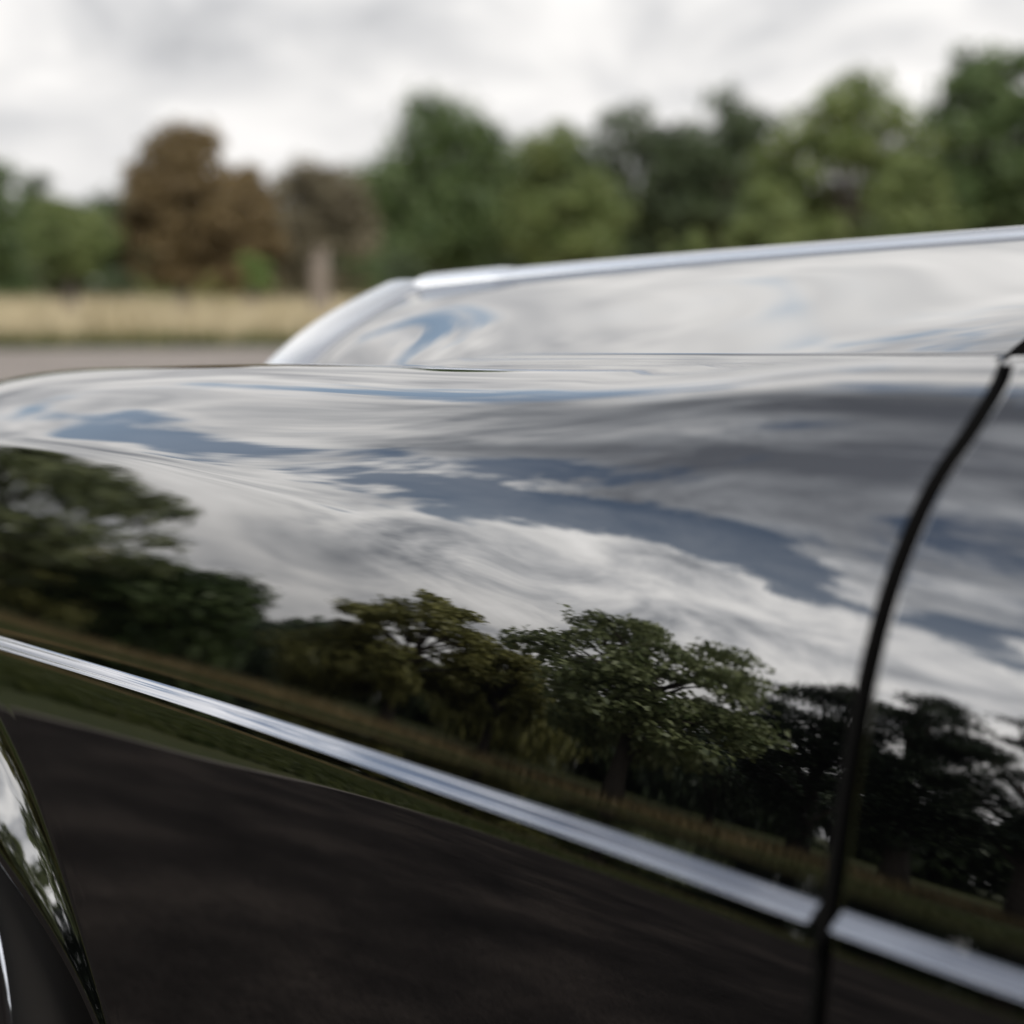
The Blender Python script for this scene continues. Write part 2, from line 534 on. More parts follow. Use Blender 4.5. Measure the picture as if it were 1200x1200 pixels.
ARCH = dict(c=(-2.05, 0.10), r_out=0.584, a=[10, 20, 37, 46, 59, 75, 105, 121, 134, 143, 160, 170], w=[0.018, 0.018, 0.026, 0.050, 0.086, 0.10, 0.10, 0.086, 0.050, 0.026, 0.018, 0.018], a0=16, a1=158)


def arch_w(A, ang):
    """width of the flare at an angle round the arch"""
    return cspline(A['a'], A['w'], np.degrees(ang))


def flare(P, A):
    """raised wheel-arch lip: pushes the panel outwards near the arch"""
    dx = P[..., 0] - A['c'][0]; dz = P[..., 2] - A['c'][1]
    rho = np.hypot(dx, dz); w = arch_w(A, np.arctan2(dz, dx))
    t = (A['r_out'] - rho) / w                       # 0 at the outer edge, 1 at the lip
    h = 0.29 * w * smoothstep(t, 0.0, 0.85) - 0.09 * w * smoothstep(t, 0.72, 1.05) ** 2
    Q = P.copy(); Q[..., 1] -= h
    return Q, rho


def side_panel(name, xcols, rows, parent, arch=None, roll0=False, roll1=False, mirror=False, x_of_row=None, mat=None):
    """xcols: fractions 0..1 between the two ends, each end a function of the row"""
    P = np.stack([surf(x_of_row(j, xcols), j) for j in rows], 1)       # (nx, nrow, 3)
    keep = None
    if arch is not None:
        rho = np.hypot(P[..., 0] - arch['c'][0], P[..., 2] - arch['c'][1])
        keep = rho > arch['r_out'] + 0.004
    n0 = 0
    if roll0:
        P2 = roll_edge(P, True, 0.005); n0 = len(P2) - len(P)
        if keep is not None: keep = np.concatenate([np.repeat(keep[:1], n0, 0), keep])
        P = P2
    if roll1:
        P2 = roll_edge(P, False, 0.0012, wall=False); k = len(P2) - len(P)
        if keep is not None: keep = np.concatenate([keep, np.repeat(keep[-1:], k, 0)])
        P = P2
    F = grid_faces(P.shape[0], P.shape[1], flip=not mirror)
    V = P.reshape(-1, 3).copy()
    if mirror: V[:, 1] = 2 * CAR_Y - V[:, 1]
    if keep is not None:
        kf = keep.reshape(-1)[F].all(1); F = F[kf]
        used = np.zeros(len(V), bool); used[F.ravel()] = True
        idx = np.cumsum(used) - 1
        V = V[used]; F = idx[F]
    return mesh_obj(name, V, F, mat or PAINT, parent)


def body_y(x, z):
    """y of the side surface at height z (arrays)"""
    x = np.asarray(x, float); z = np.asarray(z, float); n = len(ROW_S) - 40
    k = np.clip(np.searchsorted(XT, x) - 1, 0, len(XT) - 2); t = (x - XT[k]) / (XT[1] - XT[0])
    out = np.zeros_like(x)
    for i in np.ndindex(x.shape):
        a = np.interp(z[i], TZ[k[i], :n], TY[k[i], :n]); b = np.interp(z[i], TZ[k[i] + 1, :n], TY[k[i] + 1, :n])
        out[i] = a + (b - a) * t[i]
    return out


def wheel_arch(parent, A, mirror=False):
    """flared surround of the wheel opening with its rolled inner edge"""
    a = np.radians(np.linspace(A.get('a0', 8), A.get('a1', 172), 150))
    T, AA = np.meshgrid(np.linspace(0, 1, 60), a, indexing='ij')
    rl = A['r_out'] - arch_w(A, AA)
    RR = rl + T * (A['r_out'] + 0.032 - rl)
    X = A['c'][0] + RR * np.cos(AA); Z = A['c'][1] + RR * np.sin(AA)
    Y = body_y(X, Z) - 0.00005 + 0.0001 * smoothstep(RR, A['r_out'] + 0.014, A['r_out'] + 0.031)
    P = flare(np.stack([X, Y, Z], -1), A)[0]
    lip = P[0]
    dirv = np.stack([np.cos(a), 0 * a, np.sin(a)], -1)
    ext = [lip + dirv * dr + np.array([0, dy, 0]) for dr, dy in ((-0.003, 0.0012), (-0.005, 0.005), (-0.005, 0.015), (-0.003, 0.060))]
    P = np.concatenate([np.array(ext[::-1]), P])
    V = P.reshape(-1, 3).copy()
    if mirror: V[:, 1] = 2 * CAR_Y - V[:, 1]
    return mesh_obj('wheel_arch', V, grid_faces(P.shape[0], P.shape[1], flip=mirror), PAINT, parent)


car = empty('car', (-0.6, CAR_Y, 0.0))
tag(car, 'glossy black saloon car with chrome side moulding, reflecting trees and clouds', 'car')
car_inv = Matrix.Translation((0.6, -CAR_Y, 0.0))
CAR_PARTS = []


def on_car(o):
    """the part keeps its place in the world"""
    o.parent = car
    o.matrix_parent_inverse = car_inv
    return o


rows_all = list(range(NROW))
J_STRIP = int(np.argmin(np.abs(ROW_S)))
rows_side = [j for j in range(len(ROW_S)) if ROW_S[j] <= 0.40]
GAP = 0.0140
X_NOSE = -2.86


def xr_wing(j, f): return X_NOSE + (gap_x(j) - X_NOSE) * f


def xr_door(j, f): return (gap_x(j) + GAP) + (0.40 - gap_x(j) - GAP) * f


def xr_rear(j, f): return 0.40 + 0.008 + (2.45 - 0.408) * f


fw = np.concatenate([np.linspace(0, 0.985, 420), np.linspace(0.985, 0.9990, 7)[1:], [0.9996, 0.9999, 1.0]])
fd = np.concatenate([[0.0, 0.0002, 0.0008], np.linspace(0.002, 0.03, 8), np.linspace(0.03, 1, 120)[1:]])
RARCH = dict(c=(1.32, 0.27), r_out=0.46, a=[-10, 40, 140, 190], w=[0.06, 0.08, 0.08, 0.06])
for mir in (False, True):
    w = on_car(side_panel('front_wing', fw, rows_all, None, ARCH, mirror=mir, x_of_row=xr_wing))
    d = on_car(side_panel('front_door', fd, rows_all, None, None, roll0=True, mirror=mir, x_of_row=xr_door))
    q = on_car(side_panel('rear_wing', np.linspace(0, 1, 220), rows_side, None, RARCH, roll0=True, mirror=mir, x_of_row=xr_rear))
    wheel_arch(w, ARCH, mir)
    wheel_arch(q, RARCH, mir)

# black seal behind the joint between wing and door, and the unpainted return of the wing's rear edge
for mir in (False, True):
    rs = list(range(0, NROW, 2)) + [NROW - 1]
    P = np.stack([surf(np.linspace(gap_x(j) - 0.01, gap_x(j), 3), j) for j in rs], 1)
    n = normals_of(P); n = n * np.sign(np.mean(n[..., 1]))
    e = P[-1] + n[-1] * 0.0002 + np.array([0.0001, 0, 0]); P = np.stack([e, e + n[-1] * 0.022])
    V = P.reshape(-1, 3)
    if mir: V[:, 1] = 2 * CAR_Y - V[:, 1]
    on_car(mesh_obj('wing_flange', V, grid_faces(2, P.shape[1]), RUBBER))
for mir in (False, True):
    rs = list(range(0, NROW, 3)) + [NROW - 1]
    P = np.stack([surf(np.linspace(gap_x(j) - 0.05, gap_x(j) + 0.06, 6), j) for j in rs], 1)
    n = normals_of(P); n = n * np.sign(np.mean(n[..., 1])); P = P + n * 0.020
    V = P.reshape(-1, 3)
    if mir: V[:, 1] = 2 * CAR_Y - V[:, 1]
    on_car(mesh_obj('door_seal', V, grid_faces(P.shape[0], P.shape[1]), RUBBER))

# ------------------------------------------------------------------ chrome side moulding
# section: (outwards, up); a half-round bar whose face looks up and out
MOULD = [(0.0000, 0.0062), (0.0012, 0.0062), (0.0019, 0.0057), (0.0026, 0.0048), (0.0032, 0.0040), (0.0031, 0.0033), (0.0036, 0.0028), (0.0052, 0.0008), (0.0064, -0.0012),
         (0.0070, -0.0022), (0.0069, -0.0029), (0.0075, -0.0034), (0.0083, -0.0048), (0.0086, -0.0056), (0.0083, -0.0061), (0.0055, -0.0064), (0.0, -0.0064)]


def moulding(name, x0, x1, parent, mirror=False):
    xs = np.linspace(x0, x1, 160)
    B = surf(xs, J_STRIP)
    P = np.stack([B + np.array([0, -o + 0.0012 + u * 0.2, u * 0.78]) for o, u in MOULD], 1)
    V = P.reshape(-1, 3).copy()
    if mirror: V[:, 1] = 2 * CAR_Y - V[:, 1]
    o = on_car(mesh_obj(name, V, grid_faces(P.shape[0], P.shape[1], flip=mirror), CHROME))
    # plastic plugs close both ends
    k = len(MOULD)
    for e in (P[0], P[-1]):
        q = e.copy()
        if mirror: q[:, 1] = 2 * CAR_Y - q[:, 1]
        mesh_obj('end_plug', q, [tuple(range(k))], RUBBER, o, smooth=False)
    return o


for mir in (False, True):
    moulding('side_moulding', -2.50, gap_x(J_STRIP) - 0.0005, None, mir)
    moulding('side_moulding', gap_x(J_STRIP) + GAP + 0.0005, 0.395, None, mir)
    moulding('side_moulding', 0.413, 2.30, None, mir)

# ------------------------------------------------------------------ bonnet
X_BF = -2.43


def ridge_z(X): return cspline([-2.6, -2.43, -1.81, -1.38, -0.80, -0.60], [1.045, 1.055, 1.084, 1.101, 1.123, 1.129], X)


def bonnet_col(X, n=70):
    e = surf([X], NROW - 1)[0]; e0 = surf([X], NROW - 6)[0]
    y0, z0 = e[1] + 0.0045, e[2]
    m0 = float(cspline([-2.6, -2.43, -1.9, -1.4, -0.74], [1.05, 1.0, 0.52, 0.28, 0.36], X))
    m1 = float(cspline([-2.6, -2.43, -1.9, -1.4, -0.74], [0.45, 0.42, 0.20, 0.12, 0.08], X))
    y1, z1 = CAR_Y, float(ridge_z(X))
    t = np.linspace(0, 1, n); h = y1 - y0
    z = (1 + 2 * t) * (1 - t) ** 2 * z0 + t * (1 - t) ** 2 * h * m0 + t * t * (3 - 2 * t) * z1 + t * t * (t - 1) * h * m1
    return np.stack([np.full(n, X), y0 + t * h, z], -1)


def bonnet_end(t):
    """rear edge of the bonnet: bowed forwards in the middle"""
    return -0.9065 - 0.15 * (1 - (1 - t) ** 1.8)


NT = 70
xf = np.concatenate([np.linspace(X_BF, -0.86, 500)])
_B = np.stack([bonnet_col(x, NT) for x in np.linspace(X_BF, -0.42, 600)]); _BX = np.linspace(X_BF, -0.42, 600)


def bonnet_grid(x0f, x1f, nx):
    """patch of the bonnet surface between two edges given per column t"""
    G = np.zeros((nx, NT, 3))
    for k, t in enumerate(np.linspace(0, 1, NT)):
        x = np.linspace(x0f(t), x1f(t), nx)
        G[:, k, 0] = x; G[:, k, 1] = np.interp(x, _BX, _B[:, k, 1]); G[:, k, 2] = np.interp(x, _BX, _B[:, k, 2])
    return G


half = bonnet_grid(lambda t: X_BF, bonnet_end, 150)
_wall = np.array([half[-1] + np.array([0.0001, 0, -0.0002]), half[-1] + np.array([0.0001, 0, -0.030])])
# the lower edge turns down into the joint
edge = half[:, :1].copy(); edge2 = edge.copy(); edge[..., 2] -= 0.003; edge[..., 1] -= 0.0012; edge2[..., 2] -= 0.03; edge2[..., 1] -= 0.0012
half = np.concatenate([edge2, edge, half], 1)
oth = half[:, ::-1].copy(); oth[..., 1] = 2 * CAR_Y - oth[..., 1]
full = np.concatenate([half, oth[:, 1:]], 1)
on_car(mesh_obj('bonnet', full.reshape(-1, 3), grid_faces(full.shape[0], full.shape[1], flip=True), PAINT))

_o = _wall[:, ::-1].copy(); _o[..., 1] = 2 * CAR_Y - _o[..., 1]
_w = np.concatenate([_wall, _o[:, 1:]], 1)
on_car(mesh_obj('bonnet_flange', _w.reshape(-1, 3), grid_faces(2, _w.shape[1]), RUBBER))

# chrome strip along the ridge of the bonnet, thicker where it meets the radiator
xs = np.linspace(X_BF + 0.02, -1.065, 90)
prof = [(-0.019, -0.009), (-0.016, 0.004), (-0.011, 0.0095), (0, 0.012), (0.011, 0.0095), (0.016, 0.004), (0.019, -0.009)]
prof = [(a * 0.8, b * 0.72) for a, b in prof]
P = np.array([[(x, CAR_Y + a, float(ridge_z(x)) + b) for a, b in prof] for x in xs])
strip_b = on_car(mesh_obj('bonnet_strip', P.reshape(-1, 3), grid_faces(len(xs), len(prof)), CHROME_SOFT))
mb = MB()
xs = np.linspace(X_BF - 0.02, X_BF + 0.20, 24)
P = []
for i, x in enumerate(xs):
    k = i / 23
    g = 1 - float(smoothstep(k, 0.80, 1.0))
    g0 = float(smoothstep(k, -0.08, 0.10))
    P.append([(x, CAR_Y + a * (1.02 + 0.14 * g), float(ridge_z(x)) + (-0.012 if b < 0 else 0.0005 + 0.001 * g + b * (1.0 + 0.18 * g) * g0)) for a, b in prof])
mb.add(np.array(P).reshape(-1, 3), grid_faces(24, len(prof)))
mb.build('strip_cap', CHROME_SOFT, strip_b)

# ------------------------------------------------------------------ radiator shell and grille
fb = bonnet_col(X_BF, 40)


def shell_ring(off, x, drop=0.0):
    """outline of the radiator: bonnet section, both halves, then down to the bumper"""
    y = fb[:, 1]; z = fb[:, 2] + drop
    t = np.gradient(np.stack([y, z], -1), axis=0); t /= np.linalg.norm(t, axis=1, keepdims=True)
    p = np.stack([y, z], -1) + np.stack([-t[:, 1], t[:, 0]], -1) * off
    down = np.stack([np.full(10, p[0, 0]) + np.linspace(-0.02, 0, 11)[:10] * 0, np.linspace(0.36, p[0, 1], 11)[:10]], -1)
    h = np.concatenate([down, p])
    o = h[::-1].copy(); o[:, 0] = 2 * CAR_Y - o[:, 0]
    q = np.concatenate([h, o[1:]])
    return np.stack([np.full(len(q), x), q[:, 0], q[:, 1]], -1)


rings = [shell_ring(-0.03, X_BF + 0.003), shell_ring(-0.001, X_BF + 0.002), shell_ring(0.0020, X_BF - 0.010), shell_ring(0.0040, X_BF - 0.040),
         shell_ring(0.0036, X_BF - 0.078), shell_ring(0.000, X_BF - 0.108), shell_ring(-0.009, X_BF - 0.126), shell_ring(-0.03, X_BF - 0.132),
         shell_ring(-0.045, X_BF - 0.126), shell_ring(-0.048, X_BF - 0.04)]
P = np.array(rings)
shell = on_car(mesh_obj('radiator_shell', P.reshape(-1, 3), grid_faces(P.shape[0], P.shape[1]), CHROME_SOFT))
inner = shell_ring(-0.047, X_BF - 0.05)
yl, yr = inner[0, 1], 2 * CAR_Y - inner[0, 1]
backing = MB().box((X_BF + 0.0, CAR_Y, 0.64), (0.006, yr - yl, 0.58)).build('grille_backing', DARK, shell, smooth=False)
for k in range(15):
    y = yl + (yr - yl) * (k + 0.5) / 15
    top = float(np.interp(min(y, 2 * CAR_Y - y), fb[:, 1], fb[:, 2])) - 0.045
    MB().box((X_BF - 0.045, y, (top + 0.36) / 2), (0.035, 0.006, top - 0.36)).build('grille_slat', CHROME, shell, smooth=False)

# ------------------------------------------------------------------ wheels
def wheel(cx, cz, r, y, mirror=False):
    s = -1 if not mirror else 1
    c = (cx, y if not mirror else 2 * CAR_Y - y, cz)
    g = lambda p: [(a, -b * s) for a, b in p]       # b measured inwards from the outer face
    root = on_car(empty('wheel', (0, 0, 0)))
    ty = MB().lathe(g([(r * .76, .016), (r * .775, .006), (r * .79, -.002), (r * .80, -.006), (r * .90, -.004), (r * .97, .008), (r * .99, .022), (r, .04),
                       (r, .17), (r * .985, .195), (r * .93, .21), (r * .74, .205)]), c, n=72).build('tyre', TYRE, root)
    rm = MB().lathe(g([(r * .77, .016), (r * .77, .000), (r * .76, -.005), (r * .735, -.005), (r * .715, .006), (r * .69, .018), (r * .62, .024), (r * .39, .022),
                       (r * .37, .016), (r * .34, .004), (r * .29, -.006), (r * .20, -.015), (r * .10, -.020), (0.001, -.021)]), c, n=72).build('rim', CHROME, root)
    for k in range(12):
        a = k * math.pi / 6
        mb = MB()
        mb.box((c[0] + math.cos(a) * r * .41, c[1] + s * -.022, c[2] + math.sin(a) * r * .41), (.014, .006, .018), Matrix.Rotation(-a, 4, 'Y'))
        mb.build('vent_slot', DARK, rm, smooth=False)
    return root


for mir in (False, True):
    wheel(-2.06, 0.335, 0.345, 0.022, mir)
    wheel(1.32, 0.345, 0.345, 0.120, mir)
    # dark well behind each front and rear wheel
    for cx, cz_, rw in ((-2.05, 0.10, 0.575), (1.32, 0.27, 0.415)):
        a = np.linspace(R(0), R(180), 40)
        ys = np.array([0.085, 0.20, 0.48])
        P = np.array([[(cx + rw * math.cos(t), yy if not mir else 2 * CAR_Y - yy, cz_ + rw * math.sin(t)) for yy in ys] for t in a])
        mb = MB().add(P.reshape(-1, 3), grid_faces(40, 3))
        yy = 0.48 if not mir else 2 * CAR_Y - 0.48
        ring = [(cx + rw * math.cos(t), yy, cz_ + rw * math.sin(t)) for t in a]
        mb.add(ring, [tuple(range(40))])
        on_car(mb.build('wheel_well', DARK))

# ------------------------------------------------------------------ nose, scuttle, cabin and tail
for mir in (False, True):
    f = lambda y: y if not mir else 2 * CAR_Y - y
    hl = on_car(MB().lathe([(0.001, -0.03), (0.05, -0.026), (0.085, -0.010), (0.092, 0.0), (0.092, 0.03)], (-2.875, f(0.50), 0.70), 'X', 40).build('headlamp', LENS))
    MB().lathe([(0.090, 0.03), (0.090, -0.004), (0.098, -0.012), (0.106, -0.004), (0.110, 0.03), (0.110, 0.10)], (-2.875, f(0.50), 0.70), 'X', 40).build('bezel', CHROME, hl)
    MB().lathe([(0.001, 0.09), (0.05, 0.07), (0.085, 0.03)], (-2.875, f(0.50), 0.70), 'X', 40).build('reflector', CHROME, hl)
# closing panel of each wing nose
for mir in (False, True):
    e = np.stack([surf([X_NOSE], j)[0] for j in range(20, NROW, 3)])
    cc = e.mean(0); V = [e]
    for k in (0.75, 0.5, 0.25, 0.02):
        q = cc + (e - cc) * k; q[:, 0] = X_NOSE - 0.05 * math.sqrt(1 - k * k); V.append(q)
    V = np.concatenate(V)
    if mir: V[:, 1] = 2 * CAR_Y - V[:, 1]
    on_car(mesh_obj('wing_nose', V, grid_faces(5, len(e), flip=not mir), PAINT))
# bumper
ya = np.linspace(0.06, 2 * CAR_Y - 0.06, 60)
bar = np.array([(-3.03 + 0.35 * abs((y - CAR_Y) / 0.86) ** 4, y, 0.43) for y in ya])
bp = [(0.00, 0.075), (-0.03, 0.07), (-0.05, 0.04), (-0.055, 0.0), (-0.05, -0.04), (-0.03, -0.07), (0.0, -0.075)]
P = np.array([[p + np.array([a, 0, b]) for a, b in bp] for p in bar])
on_car(mesh_obj('front_bumper', P.reshape(-1, 3), grid_faces(60, len(bp)), CHROME))
on_car(mesh_obj('rear_bumper', (P * np.array([-1, 1, 1]) + np.array([-0.40, 0, 0.02])).reshape(-1, 3), grid_faces(60, len(bp), flip=True), CHROME))

# scuttle between bonnet and windscreen, carrying on the line of the bonnet
jt = rows_side[-1]
half = bonnet_grid(lambda t: bonnet_end(t) + 0.026, lambda t: -0.42 - 0.10 * (1 - (1 - t) ** 2), 40)
_r = [half[0] + np.array([-0.005, 0, -0.025]), half[0] + np.array([-0.005, 0, -0.004]), half[0] + np.array([-0.0035, 0, -0.0012])]
half = np.concatenate([np.array(_r), half], 0)
oth = half[:, ::-1].copy(); oth[..., 1] = 2 * CAR_Y - oth[..., 1]
full = np.concatenate([half, oth[:, 1:]], 1)
on_car(mesh_obj('scuttle', full.reshape(-1, 3), grid_faces(full.shape[0], full.shape[1], flip=True), PAINT))
# dark gutter under the joint
gut = bonnet_grid(lambda t: bonnet_end(t) - 0.03, lambda t: bonnet_end(t) + 0.05, 4); gut[..., 2] -= 0.022
oth = gut[:, ::-1].copy(); oth[..., 1] = 2 * CAR_Y - oth[..., 1]
full = np.concatenate([gut, oth[:, 1:]], 1)
on_car(mesh_obj('bonnet_seal', full.reshape(-1, 3), grid_faces(full.shape[0], full.shape[1], flip=True), RUBBER))


def loft(name, sections, mat, flip=False, sub=1):
    """sections: rows of points across the car (near half); mirrored"""
    P = []
    for s in sections:
        s = np.array(s, float); o = s[::-1].copy(); o[:, 1] = 2 * CAR_Y - o[:, 1]
        P.append(np.concatenate([s, o[1:]]))
    P = np.array(P)
    ob = mesh_obj(name, P.reshape(-1, 3), grid_faces(P.shape[0], P.shape[1], flip=not flip), mat)
    return on_car(ob)


def across(x0, x1, y0, z0, zc, n=24, p=2.2):
    t = np.linspace(0, 1, n)
    return np.stack([x0 + (x1 - x0) * (1 - (1 - t) ** 2), y0 + (CAR_Y - y0) * t, z0 + (zc - z0) * (1 - (1 - t) ** p)], -1)


ys = lambda x: float(surf([x], jt)[0][1]); zs_ = lambda x: float(surf([x], jt)[0][2])
loft('windscreen', [across(-0.42 + 0.62 * k, -0.58 + 0.62 * k, ys(-0.42) + 0.035 + 0.20 * k, 1.015 + 0.42 * k, 1.135 + 0.355 * k) for k in np.linspace(0, 1, 12)], GLASS)
loft('roof', [across(0.20 + 1.25 * k, 0.04 + 1.45 * k, ys(-0.42) + 0.235 + 0.02 * math.sin(k * 3.1) * -1, 1.436 + 0.045 * math.sin(k * math.pi), 1.491 + 0.04 * math.sin(k * math.pi)) for k in np.linspace(0, 1, 16)], PAINT)
loft('rear_window', [across(1.45 + 0.33 * k, 1.49 + 0.40 * k, ys(1.2) + 0.235 - 0.18 * k, 1.436 - 0.40 * k, 1.491 - 0.42 * k) for k in np.linspace(0, 1, 10)], GLASS)
loft('boot_lid', [across(1.72 + 0.73 * k, 1.85 + 0.62 * k, ys(1.72 + 0.7 * k) + 0.004, zs_(1.72 + 0.7 * k) + 0.003, 1.075 - 0.06 * k) for k in np.linspace(0, 1, 12)], PAINT)
loft('rear_deck', [across(-0.42 + 2.14 * k, -0.42 + 2.14 * k, ys(-0.42 + 2.14 * k) + 0.006, zs_(-0.42 + 2.14 * k) - 0.004, zs_(0) - 0.002) for k in np.linspace(0, 1, 16)], DARK)
for mir in (False, True):
    f = lambda v: v if not mir else np.array([(a, 2 * CAR_Y - b, c) for a, b, c in v])
    def quadp(p, n=12):
        p = np.array(p, float); u = np.linspace(0, 1, n)
        U, V_ = np.meshgrid(u, u, indexing='ij')
        q = ((1 - U) * (1 - V_))[..., None] * p[0] + (U * (1 - V_))[..., None] * p[1] + (U * V_)[..., None] * p[2] + ((1 - U) * V_)[..., None] * p[3]
        q[..., 1] -= 0.02 * np.sin(V_ * math.pi)
        return q.reshape(-1, 3), grid_faces(n, n, flip=mir)
    b0 = ys(-0.42) + 0.03
    for nm, x0, x1, t0, t1 in (('side_window', -0.36, 0.38, 0.24, 0.42), ('side_window', 0.46, 1.30, 0.48, 1.10), ('side_window', 1.38, 1.74, 1.18, 1.45)):
        v, fc = quadp([(x0, b0, 1.01), (x1, b0, 1.01), (t1, b0 + 0.20, 1.44), (t0, b0 + 0.20, 1.44)])
        on_car(mesh_obj(nm, f(v), fc, GLASS))
    pl = [((-0.42, b0, 1.0), (0.20, b0 + 0.205, 1.44)), ((0.42, b0 - 0.005, 1.0), (0.45, b0 + 0.20, 1.44)), ((1.34, b0, 1.0), (1.14, b0 + 0.20, 1.44)), ((1.78, b0, 1.0), (1.47, b0 + 0.205, 1.44))]
    for a, b in pl:
        on_car(MB().tube(f(np.linspace(a, b, 8)), 0.024, 10).build('window_pillar', PAINT))
    # door handle
    dh = on_car(MB().tube(f([(0.16, -0.005, 0.83), (0.17, -0.03, 0.835), (0.22, -0.036, 0.835), (0.29, -0.036, 0.835), (0.34, -0.03, 0.835), (0.35, -0.005, 0.83)]), [.008, .009, .010, .010, .009, .008], 10).build('door_handle', CHROME))
# floor and tail panel
on_car(MB().box((-0.15, CAR_Y, 0.30), (4.6, 1.30, 0.10)).build('underbody', DARK, smooth=False))
e = np.stack([surf([2.45], j)[0] for j in rows_side[10::3]]); o = e[::-1].copy(); o[:, 1] = 2 * CAR_Y - o[:, 1]
on_car(mesh_obj('tail_panel', np.concatenate([e, o]), [tuple(range(2 * len(e)))], PAINT, smooth=False))
# ------------------------------------------------------------------ ground
rng = np.random.default_rng(11)
BANK = ground_mat('leaf_litter', [(0.12, 0.105, 0.042), (0.19, 0.155, 0.075), (0.085, 0.09, 0.03)], 0.6, fine=12.0, bump=0.9, dist=0.06)
MEADOW = ground_mat('meadow_grass', [(0.026, 0.036, 0.009), (0.044, 0.052, 0.014), (0.075, 0.072, 0.024)], 0.25, fine=9.0, bump=0.8, dist=0.06)
DRY = ground_mat('dry_grass', [(0.27, 0.215, 0.12), (0.36, 0.295, 0.17), (0.23, 0.205, 0.10)], 0.6, fine=12.0, bump=0.9, dist=0.06)
ASPHALT = ground_mat('asphalt', [(0.006, 0.005, 0.0045), (0.018, 0.0150, 0.0135), (0.044, 0.036, 0.031)], 1.3, fine=70.0, bump=0.5, dist=0.006, fine_amt=0.6, spec=0.03)
GRAVEL = ground_mat('gravel', [(0.15, 0.131, 0.117), (0.20, 0.178, 0.160)], 0.5, fine=45.0, bump=0.7, dist=0.012, fine_amt=0.45)


def sector(name, az0, az1, r0, r1, z, mat, n=90, rough=0.0, center=(0, 0)):
    """sheet between two distances; az measured from straight ahead of the car, + on the camera's side"""
    a = np.radians(np.linspace(az0, az1, n))
    w0 = np.cumsum(rng.normal(0, 1, n)); w1 = np.cumsum(rng.normal(0, 1, n))
    w0 = (w0 - w0.mean()) / (w0.std() + 1e-9); w1 = (w1 - w1.mean()) / (w1.std() + 1e-9)
    f0 = (r0(np.degrees(a)) if callable(r0) else np.full(n, r0)) + rough * w0
    f1 = (r1(np.degrees(a)) if callable(r1) else np.full(n, r1)) + rough * w1
    if az1 - az0 >= 359:                                   # a full sheet round the car: one polygon
        return mesh_obj(name, [(center[0] - math.cos(t) * q, center[1] - math.sin(t) * q, z) for t, q in zip(a[:-1], f1[:-1])], [tuple(range(n - 1))], mat, smooth=False)
    V = [(center[0] - math.cos(t) * q, center[1] - math.sin(t) * q, z) for f in (f0, f1) for t, q in zip(a, f)]
    return mesh_obj(name, V, [(i, i + 1, n + i + 1, n + i) for i in range(n - 1)], mat, smooth=False)


gr = mesh_obj('ground', [(-2500, -2500, -0.012), (2500, -2500, -0.012), (2500, 2500, -0.012), (-2500, 2500, -0.012)], [(0, 1, 2, 3)], MEADOW)
tag(gr, kind='structure')


def road_edge(a):
    """distance of the road's edge: it runs obliquely past the front of the car"""
    return pchip([-180, -80, -9, 6, 16, 36, 58, 90, 180], [30, 20, 19, 6.8, 6.8, 11.4, 18.0, 24, 30], a)


tag(sector('car_park', -180, 180, 0.01, lambda a: np.where(a < -8, 37.0, road_edge(a) + 0.10), -0.008, GRAVEL, 240, 0.05), kind='structure')
tag(sector('road', -180, 180, 0.0, road_edge, -0.004, ASPHALT, 240, 0.06), kind='structure')
tag(sector('field', -75, -3, 38.0, 150.0, -0.008, DRY, 120, 0.35), kind='structure')
tag(sector('bank', -2, 110, 35.5, 42.0, -0.008, BANK, 120, 0.7), kind='structure')


def blades(name, n, az, r, h, mat, label, seed, w=0.02, lean=0.35, edge=False):
    g = np.random.default_rng(seed)
    a = np.radians(g.uniform(az[0], az[1], n)); d = r[0] + (r[1] - r[0]) * g.random(n) ** 1.3
    b = np.stack([-np.cos(a) * d, -np.sin(a) * d, np.full(n, -0.012)], -1)
    if edge:
        ok = d > road_edge(np.degrees(a)) + 0.3; a, d, b = a[ok], d[ok], b[ok]; n = len(a)
    hh = g.uniform(h[0], h[1], n); t = g.uniform(0, 2 * math.pi, n); ln = g.normal(0, lean, n) * hh
    s = np.stack([np.cos(t), np.sin(t), 0 * t], -1) * (w * g.uniform(0.6, 1.5, n))[:, None]
    tip = b + np.stack([-np.sin(t) * ln, np.cos(t) * ln, hh], -1)
    V = np.stack([b - s, b + s, tip], 1).reshape(-1, 3)
    F = np.arange(3 * n).reshape(n, 3)
    return tag(mesh_obj(name, V, F, mat, smooth=False), label, 'grass', kind='stuff')


DRYBLADE = leaf_mat('dry_blade', (0.24, 0.20, 0.115), (0.47, 0.405, 0.275), 0.25, 0.2)
GREENBLADE = leaf_mat('green_blade', (0.020, 0.032, 0.008), (0.066, 0.076, 0.022), 0.3, 0.1)
BANKBLADE = leaf_mat('bank_blade', (0.10, 0.08, 0.035), (0.26, 0.20, 0.10), 0.25, 0.2)
blades('tall_grass', 60000, (-72, -5), (38.6, 75.0), (0.25, 0.95), DRYBLADE, 'tall straw coloured grass in the field under the trees', 3, 0.022)
blades('verge_grass', 16000, (-72, -5), (36.6, 41.0), (0.08, 0.36), GREENBLADE, 'short green grass along the far edge of the gravel', 4, 0.02)
blades('bank_grass', 30000, (0, 100), (34.5, 43.0), (0.08, 0.40), BANKBLADE, 'dry grass at the feet of the reflected trees', 5, 0.02)
blades('roadside_grass', 40000, (-2, 100), (8.0, 30.0), (0.04, 0.14), GREENBLADE, 'short green grass beside the road reflected under the chrome moulding', 6, 0.018, edge=True)

